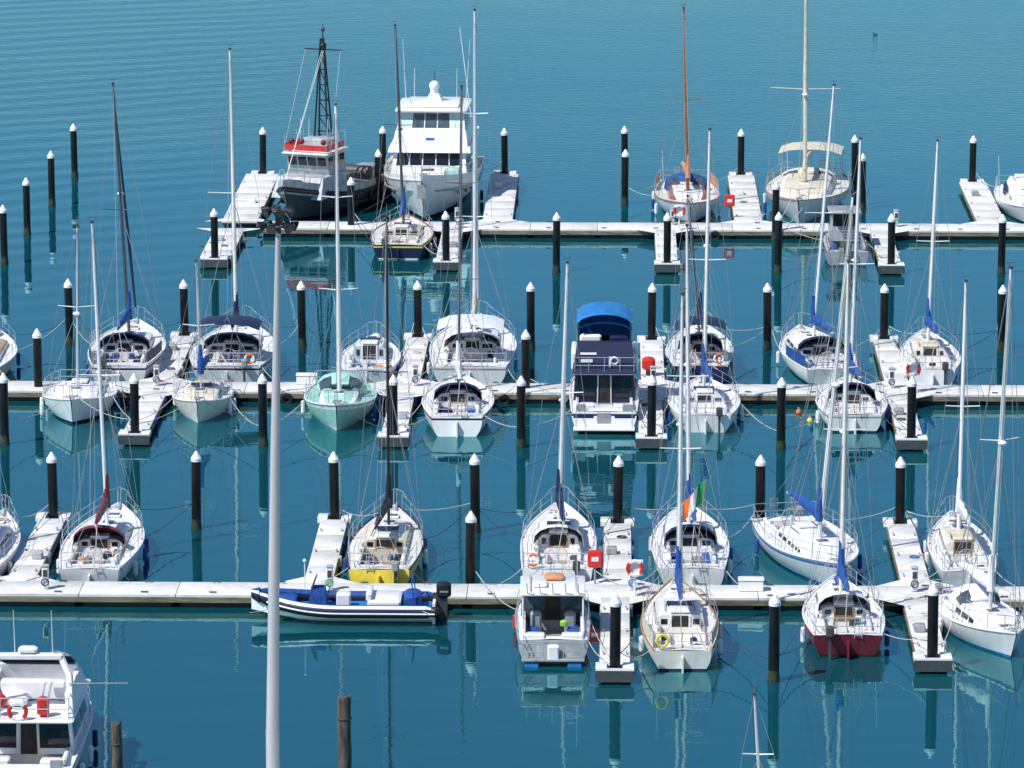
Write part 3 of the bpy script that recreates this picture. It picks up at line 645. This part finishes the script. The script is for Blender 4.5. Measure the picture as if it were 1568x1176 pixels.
    if bim:
        zb=zf+2.25; rings=[]
        for i in range(6):
            y=s0+2.2+3.0*i/5; rings.append([(w*.90*(j/5-1),y,zb+.42*max(0,1-(j/5-1)**2)**.6-(.14 if i==0 else 0)-(.10 if i==5 else 0)) for j in range(11)])
        g['bimini'].loft(rings,bim)
        g['bimini'].path([(w*.89*(j/5-1),s0+2.9,zb-.55+.35*max(0,1-(j/5-1)**2)**.6) for j in range(11)],.05,'brightblue')
        for s in (-1,1):
            for y in (2.2,3.3,5.1): g['bimini_frame'].tube((s*w*.88,s0+y,zb),(s*w*.86,s0+3.3,zf+.7),.02,.02,'steel',5)
            g['bimini'].poly([(s*w*.88,s0+2.5,zb-.02),(s*w*.88,s0+5.1,zb-.1),(s*w*.8,s0+5.0,zf+.9),(s*w*.85,s0+2.6,zf+1.3)],'paleblue')
        g['bimini'].poly([(-w*.86,s0+5.12,zb-.1),(w*.86,s0+5.12,zb-.1),(w*.8,s0+5.0,zf+.9),(-w*.8,s0+5.0,zf+.9)],'brightblue')
    g['cockpit_gear'].rbox(-w*.8,-w*.3,s0+.35,s0+.9,z-.5,z+.1,'white',.06); g['cockpit_gear'].rbox(w*.35,w*.8,s0+.4,s0+.9,z-.5,z+.05,'white',.06)
    for k in (-1,1): g['cockpit_gear'].rbox(k*B*.33-.2,k*B*.33+.2,s0+.02,s0+.12,z-.2,z+.18,'grey',.03)
    rails(g,L,beam,sheer,.6,True,False); fenders(g,L,beam,sheer,('white','navy')); moor(g,L,beam,sheer,row,False); g.done()
flybridge(925,662,8.6,3.0,'MF')
flybridge(34,1222,9.5,3.3,'NF',bim=None,cov='paleblue',arch=True,name='cabin_cruiser')
def cabin_cruiser():
    L=7.2;B=2.62; g=place('cabin_cruiser',847,1016,L,False,1)
    beam,sheer,yy=hull(g,L,B,tr=.93,fs=.85,fm=.95,fb=1.35,rb=.9,rs=0,m='hullgrey',boot='grey',stripe='grey',pw=2.6)
    deckgrid(g,L,B,beam,sheer,B*.40,.04,.42,'white','grey','grey',.6)
    s0=-L/2; z=.9; c=g['cabin']; w=B*.44
    k=g['boarding_platform']; k.rbox(-B*.42,B*.42,s0-.55,s0,.2,.28,'grey',.02)
    for hh in (.55,.85): k.path([(-B*.4,s0,hh+.2),(-B*.4,s0-.5,hh),(-.35,s0-.5,hh)],.02,'steel'); k.path([(B*.4,s0,hh+.2),(B*.4,s0-.5,hh),(.35,s0-.5,hh)],.02,'steel')
    for x in (-B*.4,-.35,.35,B*.4): k.tube((x,s0-.5,.25),(x,s0-.5,.85),.018,.018,'steel')
    for x in (-.75,.75): k.rbox(x-.25,x+.25,s0-.5,s0-.1,-.05,.16,'brightblue',.04)
    k.rbox(-.2,.2,s0-.5,s0-.1,.2,.75,'white',.06)
    k.rbox(-B*.4,-.3,s0+.05,s0+.5,z-.5,z+.12,'white',.04); k.rbox(.3,B*.4,s0+.05,s0+.5,z-.5,z+.12,'white',.04)
    f=c.fr(-w,w,s0+3.0,s0+5.4,z-.1,-w*.88,w*.88,s0+3.1,s0+4.4,z+1.05,'darkgrey')
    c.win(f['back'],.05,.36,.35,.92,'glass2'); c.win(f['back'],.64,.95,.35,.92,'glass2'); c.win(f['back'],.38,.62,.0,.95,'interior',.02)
    for sd in ('left','right'): c.win(f[sd],.08,.92,.4,.9,'glass')
    c.win(f['front'],.05,.48,.3,.9,'glass'); c.win(f['front'],.52,.95,.3,.9,'glass')
    c.rbox(-w*1.0,w*1.0,s0+1.8,s0+4.5,z+1.05,z+1.16,'white',.05)
    for s in (-1,1):
        c.tube((s*w*.92,s0+1.9,z),(s*w*.92,s0+1.9,z+1.07),.035,.035,'white'); c.tube((s*w*.92,s0+2.6,z),(s*w*.92,s0+2.6,z+1.07),.03,.03,'white')
        c.rbox(s*.6-.2,s*.6+.2,s0+2.2,s0+2.65,z-.5,z+.35,'grey',.08)
        c.path([(s*w*.7,s0+1.9,z+1.24),(s*w*.7,s0+4.2,z+1.24)],.02,'steel')
    for x in (-.9,-.45,0,.45,.9): c.tube((x,s0+1.82,z+1.16),(x-.03,s0+1.6,z+1.6),.025,.025,'alu')
    d=g['deck_gear']; d.rbox(.25,.5,s0+1.7,s0+1.95,z-.05,z+.2,'lime',.08); d.rbox(-.3,.4,s0+3.6,s0+4.3,z+1.16,z+1.32,'fadedorange',.08); d.rbox(-.7,-.2,s0+2.6,s0+3.4,z+1.16,z+1.3,'white',.06)
    d.rbox(-.95,-.45,s0+.7,s0+1.2,z-.5,z-.05,'grey',.05); d.tube((.85,s0+2,z+1.1),(.85,s0+1.9,z+2.6),.015,.01,'white',5)
    rails(g,L,beam,sheer,.55,True,False); fenders(g,L,beam,sheer,('red','white','red')); moor(g,L,beam,sheer,'NF',False); g.done()
cabin_cruiser()
def work_boat():
    L=6.5;B=2.3; g=place('aluminium_workboat',1297,408,L,False)
    beam,sheer,yy=hull(g,L,B,tr=.95,fs=.75,fm=.8,fb=1.05,rb=.7,rs=0,m='grey',boot='darkgrey',pw=3.)
    deckgrid(g,L,B,beam,sheer,B*.38,.05,.6,'hullgrey','darkgrey','grey',.5)
    s0=-L/2; c=g['cabin']
    f=c.fr(-.8,.8,.1,1.9,.75,-.7,.7,.3,1.5,2.3,'hullgrey'); c.win(f['back'],.1,.9,.5,.9,'glass'); c.win(f['front'],.1,.9,.5,.9,'glass')
    for sd in('left','right'): c.win(f[sd],.1,.9,.5,.9,'glass')
    c.rbox(-.85,.85,-.6,1.7,2.3,2.38,'grey',.03)
    for k in range(3): c.path([(-.8,s0+.4+k*.9,.8),(-.8,s0+.4+k*.9,1.5),(.8,s0+.4+k*.9,1.5),(.8,s0+.4+k*.9,.8)],.02,'steel')
    g['outboard'].rbox(-.2,.2,s0-.45,s0-.05,.7,1.3,'darkgrey',.08); g['outboard'].box(-.07,.07,s0-.3,s0-.15,-.3,.75,'darkgrey')
    moor(g,L,beam,sheer,'FF',False); g.done()
work_boat()
def rib():
    cx=atZ(524,938,0); L=6.9; g=Group('rigid_inflatable_boat',(cx.x,NEAR_F-1.35,0),math.radians(90))
    hw=1.05; tb=g['tubes']
    def cl(t):
        x=hw if t<.55 else hw*max(0,1-((t-.55)/.45)**2.2); return x,-L/2+L*t*.97,.50+.40*max(0,(t-.5)/.5)**2
    N=22
    for s in (-1,1):
        for i in range(N):
            a=cl(i/N);b=cl((i+1)/N); n=10
            rr=[]
            for (p,r) in ((a,.24 if i>0 else .12),(b,.24 if i<N-3 else .24-.03*(i-N+4))):
                rr.append([(s*p[0]+s*r*math.cos(2*math.pi*j/n),p[1],p[2]+r*math.sin(2*math.pi*j/n)) for j in range(n)])
            tb.loft(rr,['navy','white','blue','blue','navy','black','black','black','black','black'],closed=True)
        tb.path([(s*(cl(i/N)[0]+.25),cl(i/N)[1],cl(i/N)[2]-.02) for i in range(N-1)],.035,'white',5)
        tb.ball((s*hw,-L/2,.5),.2,'black',(1,1.4,1))
    h=g['hull']; rings=[]
    for i in range(13):
        t=i/12; x,y,z=cl(t); rings.append([(-x,y,z-.1),(-x*.85,y,z*.35),(0,y-(.25*t),-.25+.75*max(0,(t-.6)/.4)**2),(x*.85,y,z*.35),(x,y,z-.1)])
    h.loft(rings,'white'); h.poly(rings[0],'white')
    h.box(-hw*.8,hw*.8,-L/2,-L/2+.1,0,.75,'white')
    h.loft([[(-cl(t)[0]*.98,cl(t)[1],.42),(cl(t)[0]*.98,cl(t)[1],.42)] for t in [i/12 for i in range(12)]],'brightblue')
    c=g['console']
    c.fr(-.38,.38,.5,1.2,.42,-.32,.32,.55,1.05,1.15,'blue'); c.fr(-.34,.34,1.0,1.08,1.15,-.3,.3,.85,.9,1.55,'glass2')
    c.torus((0,.42,1.05),.17,.02,(0,1,.3),['black'])
    c.rbox(-.5,.5,1.6,2.4,.42,.8,'blue',.08); c.rbox(-.3,.3,-.35,.15,.42,.95,'white',.06); c.rbox(-.85,.85,-2.2,-1.0,.42,.85,'white',.08); c.rbox(-.75,.75,-1.15,-.95,.8,1.1,'white',.05)
    c.rbox(-.6,.6,-2.9,-2.3,.42,1.0,'blue',.12)
    for s in (-1,1): c.path([(s*.7,-2.7,.6),(s*.7,-2.6,1.5),(0,-2.6,1.6)],.025,'blue')
    c.tube((0,1.3,1.1),(0,1.3,2.1),.02,.02,'white'); c.ball((0,1.3,2.12),.07,'white')
    o=g['outboard_motor']
    o.rbox(-.22,.22,-L/2-.55,-L/2-.02,.78,1.38,'black',.13); o.fr(-.07,.07,-L/2-.4,-L/2-.1,-.4,-.12,.12,-L/2-.42,-L/2-.05,.8,'darkgrey'); o.box(-.1,.1,-L/2-.1,-L/2+.1,.7,.95,'darkgrey')
    o.box(-.225,.225,-L/2-.45,-L/2-.15,1.02,1.08,'grey')
    ml=g['mooring_lines']; ml.sag((-hw,2.2,.7),(-1.5,3.2,.56),.05,.013,'rope'); ml.sag((-hw,-2.8,.7),(-1.5,-3.3,.56),.05,.013,'rope')
    g.done()
rib()
# ---------------------------------------------------------------- dock furniture
def ring_station(px,py,col=('orange','white'),h=1.25):
    p=atZ(px,py,DZ); g=Group('life_ring_station',(p.x,p.y,DZ))
    g['post'].tube((0,0,0),(0,0,h),.04,.04,'white',8); g['board'].rbox(-.3,.3,-.03,.03,h-.5,h+.1,'white',.02)
    g['ring'].torus((0,-.09,h-.2),.27,.07,(0,1,0),list(col)); g.done()
ring_station(972,912,('red','white')); ring_station(1040,352,('red','white')); ring_station(1398,600,('red','white'))
def cabinet(px,py,name='lifebuoy_cabinet'):
    p=atZ(px,py,DZ); g=Group(name,(p.x,p.y,DZ)); g['post'].tube((0,0,0),(0,0,.6),.04,.04,'grey',8)
    g['case'].rbox(-.28,.28,-.1,.1,.6,1.25,'red',.1); g['label'].box(-.13,.13,-.112,-.102,.85,1.02,'white'); g.done()
cabinet(1117,333); cabinet(911,893)
def storage_bag(px,py):
    p=atZ(px,py,DZ); g=Group('covered_outboard_motor',(p.x,p.y,DZ)); c=g['cover']
    c.rbox(-.3,.3,-.3,.3,.25,.85,'red',.15); c.rbox(-.12,.12,-.12,.12,0,.3,'darkgrey',.02); g.done()
storage_bag(993,575)
def pedestal(px,py):
    p=atZ(px,py,DZ); g=Group('power_pedestal',(p.x,p.y,DZ)); g['body'].rbox(-.12,.12,-.12,.12,0,.85,'white',.04); g['cap'].rbox(-.14,.14,-.14,.14,.85,.93,'hullgrey',.04)
    g['socket'].box(-.08,.08,-.135,-.12,.5,.75,'darkgrey'); g['hose'].torus((.0,-.17,.3),.13,.025,(0,1,0),[R.choice(['darkgrey','green','brightblue'])]); g.done()
for a in [(240,590),(636,590),(1000,592),(1365,594),(968,903),(1400,905),(505,903),(70,902),(700,344),(1030,344),(1372,347)]: pedestal(*a)
def dock_box(px,py,m='white'):
    p=atZ(px,py,DZ); g=Group('dock_storage_box',(p.x,p.y,DZ)); g['body'].rbox(-.45,.45,-.25,.25,0,.4,m,.04); g['lid'].rbox(-.48,.48,-.28,.28,.4,.48,m,.04); g.done()
for a in [(1150,904),(470,588)]: dock_box(*a)
def buoy(px,py,c):
    p=atZ(px,py,0); g=Group('mooring_buoy',(p.x,p.y,0)); g['float'].ball((0,0,.06),.13,c,n=10); g['eye'].torus((0,0,.2),.05,.012,(0,1,0),['steel'],8,4); g.done()
for a in [(1223,633,'orange'),(1240,646,'yellow')]: buoy(*a)
def bird(px,py):
    p=atZ(px,py,0); g=Group('seabird',(p.x,p.y,0),1.3); b=g['body']; b.ball((0,0,.04),.08,'darkgrey',(1,2.0,.8)); b.ball((0,.15,.14),.04,'darkgrey',(1,1.2,1)); b.tube((0,.10,.06),(0,.14,.14),.035,.03,'darkgrey'); b.tube((0,.18,.14),(0,.24,.135),.012,.004,'orange'); b.tube((0,-.12,.05),(0,-.24,.07),.04,.015,'darkgrey'); g.done()
bird(1340,53)
# ---------------------------------------------------------------- foreground
def wood_pile(px,py,Y,r=.2):
    t=atY(px,py,Y); g=MB(); n=12; rings=[]
    for i in range(10):
        z=-1.5+(t.z+1.5)*i/9; rings.append([((r+R.uniform(-.02,.02))*math.cos(2*math.pi*j/n),(r+R.uniform(-.02,.02))*math.sin(2*math.pi*j/n),z+(R.uniform(-.08,.05) if i==9 else 0)) for j in range(n)])
    g.loft(rings,'oldwood',closed=True,caps=True); g.torus((0,0,t.z-.7),r+.01,.025,(0,0,1),['darkgrey'])
    o=g.obj('timber_pile',60); o.location=(t.x,t.y,0)
wood_pile(178,1105,138,.16); wood_pile(527,1066,138,.21)
QE=118
lp=atY(415,900,115.5); top=atY(426,345,115.5)
g=Group('light_mast',(lp.x,115.5,2.4)); H=top.z-2.4; dx=top.x-lp.x
g['pole'].tube((-.0,0,0),(0,0,H*.34),.195,.175,'lampgrey',18)
g['pole'].tube((0,0,H*.34),(dx*.5,0,H*.7),.168,.125,'lampgrey',18); g['pole'].tube((dx*.5,0,H*.7),(dx,0,H),.125,.065,'lampgrey',18)
g['base'].tube((0,0,0),(0,0,.06),.4,.4,'grey',16); g['base'].box(-.12,.12,-.24,-.2,.5,1.1,'grey')
hd=g['lamp_head']; hd.tube((dx,0,H-.2),(dx,0,H+.5),.08,.07,'darkgrey',10)
for tier,(rr_,zz) in enumerate(((.38,.0),(.30,.38))):
    hd.torus((dx,0,H+zz),rr_*.7,.03,(0,0,1),['darkgrey'])
    for k in range(6):
        a=k*math.pi/3+.2+tier*.5; c=Vector((dx+rr_*math.cos(a),rr_*math.sin(a),H+zz)); d=Vector((math.cos(a),math.sin(a),-.45)).normalized()
        hd.tube((dx,0,H+zz),c,.03,.03,'darkgrey'); hd.tube(c-d*.08,c+d*.10,.06,.14,'black',10); hd.tube(c+d*.098,c+d*.105,.12,.12,'darkgrey',10)
g.done()
qb=MB(); qb.box(-260,260,70,QE,-2,2.4,'concrete'); qb.box(-260,260,QE-.5,QE-.02,2.404,2.62,'concrete2'); qb.obj('wharf')
hb=MB(); n=24; rings=[]
for i in range(9):
    y=-40+142*i/8
    zz=max(2.42,36-.345*max(0,y)) if y>0 else 36
    rings.append([(-260+520*j/n,y,(zz+R.uniform(-.8,.8)) if i<8 else 2.42) for j in range(n+1)])
hb.loft(rings,'grass'); hb.obj('hillside',80)
# ---------------------------------------------------------------- water
me=bpy.data.meshes.new('water'); S=6000; me.from_pydata([(-S,-200,0),(S,-200,0),(S,9000,0),(-S,9000,0)],[],[[0,1,2,3]])
wo=bpy.data.objects.new('water',me); sc.collection.objects.link(wo)
m=bpy.data.materials.new('water'); m.use_nodes=True; nt=m.node_tree; N=nt.nodes; Lk=nt.links; N.remove(N['Principled BSDF']); out=N['Material Output']
tc=N.new('ShaderNodeTexCoord')
def noise(scale,detail,sx,sy,rot=0,rough=.5):
    mp=N.new('ShaderNodeMapping'); mp.inputs['Scale'].default_value=(sx,sy,1); mp.inputs['Rotation'].default_value=(0,0,rot)
    n_=N.new('ShaderNodeTexNoise'); n_.inputs['Scale'].default_value=scale; n_.inputs['Detail'].default_value=detail; n_.inputs['Roughness'].default_value=rough
    Lk.new(tc.outputs['Object'],mp.inputs['Vector']); Lk.new(mp.outputs['Vector'],n_.inputs['Vector']); return n_.outputs['Fac']
def math_(op,a,b=None,c=None):
    q=N.new('ShaderNodeMath'); q.operation=op
    for i,x in enumerate((a,b,c)):
        if x is None: continue
        if isinstance(x,(int,float)): q.inputs[i].default_value=x
        else: Lk.new(x,q.inputs[i])
    return q.outputs[0]
sep=N.new('ShaderNodeSeparateXYZ'); Lk.new(tc.outputs['Object'],sep.inputs[0])
far=N.new('ShaderNodeMapRange'); far.interpolation_type='SMOOTHSTEP'; Lk.new(sep.outputs['Y'],far.inputs['Value'])
far.inputs['From Min'].default_value=FAR_B-8; far.inputs['From Max'].default_value=FAR_B+40
patch=noise(.03,3,1,.6)
fine=noise(1.6,2,.8,1.2,.2); med=noise(.35,2,.6,1.3,-.1); broad=noise(.12,2,.5,1.2)
h1=math_('ADD',math_('MULTIPLY',fine,.003),math_('ADD',math_('MULTIPLY',med,.010),math_('MULTIPLY',broad,.012)))
rip=noise(1.7,4,.6,1.0,.25,.65)
amp=math_('MULTIPLY',far.outputs['Result'],math_('MULTIPLY_ADD',patch,.045,.008))
h2=math_('MULTIPLY',rip,amp)
wv=N.new('ShaderNodeTexWave'); wv.inputs['Scale'].default_value=.09; wv.inputs['Distortion'].default_value=7; wv.inputs['Detail'].default_value=3; wv.inputs['Detail Scale'].default_value=.35
mpw=N.new('ShaderNodeMapping'); mpw.inputs['Rotation'].default_value=(0,0,math.radians(62)); Lk.new(tc.outputs['Object'],mpw.inputs['Vector']); Lk.new(mpw.outputs['Vector'],wv.inputs['Vector'])
lm=N.new('ShaderNodeMapRange'); lm.interpolation_type='SMOOTHSTEP'; Lk.new(sep.outputs['X'],lm.inputs['Value']); lm.inputs['From Min'].default_value=-12; lm.inputs['From Max'].default_value=-34
fm=N.new('ShaderNodeMapRange'); fm.interpolation_type='SMOOTHSTEP'; Lk.new(sep.outputs['Y'],fm.inputs['Value']); fm.inputs['From Min'].default_value=MID_B; fm.inputs['From Max'].default_value=FAR_B
h3=math_('MULTIPLY',math_('MULTIPLY',wv.outputs['Fac'],.016),math_('MULTIPLY',lm.outputs['Result'],fm.outputs['Result']))
hh=math_('ADD',math_('ADD',h1,h2),h3)
bp=N.new('ShaderNodeBump'); bp.inputs['Strength'].default_value=1; bp.inputs['Distance'].default_value=1; Lk.new(hh,bp.inputs['Height'])
df=N.new('ShaderNodeBsdfDiffuse')
cr=N.new('ShaderNodeValToRGB'); cr.color_ramp.elements[0].color=(.002,.052,.068,1); cr.color_ramp.elements[1].color=(.004,.068,.090,1); cr.color_ramp.elements[0].position=.35; cr.color_ramp.elements[1].position=.65
Lk.new(noise(.02,3,1,.5),cr.inputs['Fac']); Lk.new(cr.outputs['Color'],df.inputs['Color'])
gl=N.new('ShaderNodeBsdfGlossy'); gl.inputs['Roughness'].default_value=.015; gl.inputs['Color'].default_value=(.52,.93,1,1)
fr=N.new('ShaderNodeFresnel'); fr.inputs['IOR'].default_value=2.15
for x in (gl,fr): Lk.new(bp.outputs['Normal'],x.inputs['Normal'])
mx=N.new('ShaderNodeMixShader'); Lk.new(fr.outputs[0],mx.inputs[0]); Lk.new(df.outputs[0],mx.inputs[1]); Lk.new(gl.outputs[0],mx.inputs[2]); Lk.new(mx.outputs[0],out.inputs['Surface'])
me.materials.append(m)
# ---------------------------------------------------------------- light
sv=Vector((-.62,-.50,1.05)).normalized()
el=math.asin(sv.z); az=math.atan2(sv.x,sv.y)
w=bpy.data.worlds.new('World'); sc.world=w; w.use_nodes=True; nt=w.node_tree; bg=nt.nodes['Background']
sky=nt.nodes.new('ShaderNodeTexSky'); sky.sky_type='NISHITA'; sky.sun_disc=False; sky.sun_elevation=el; sky.sun_rotation=az; sky.dust_density=.2; sky.ozone_density=6.0; sky.altitude=50
nt.links.new(sky.outputs[0],bg.inputs['Color']); bg.inputs['Strength'].default_value=.115
ld=bpy.data.lights.new('sun','SUN'); ld.energy=4.9; ld.angle=math.radians(.5); ld.color=(1,.97,.92)
lo=bpy.data.objects.new('sun',ld); sc.collection.objects.link(lo); lo.rotation_euler=(-sv).to_track_quat('-Z','Y').to_euler(); lo.location=(-60,-60,90)
cd=bpy.data.cameras.new('camera'); co=bpy.data.objects.new('camera',cd); sc.collection.objects.link(co); sc.camera=co
co.location=(0,0,CH); co.rotation_euler=(math.pi/2-TH,0,PSI); cd.sensor_width=36; cd.lens=36*F/1568; cd.clip_end=12000; cd.clip_start=1
sc.view_settings.view_transform='Standard'; sc.view_settings.look='None'; sc.view_settings.exposure=0
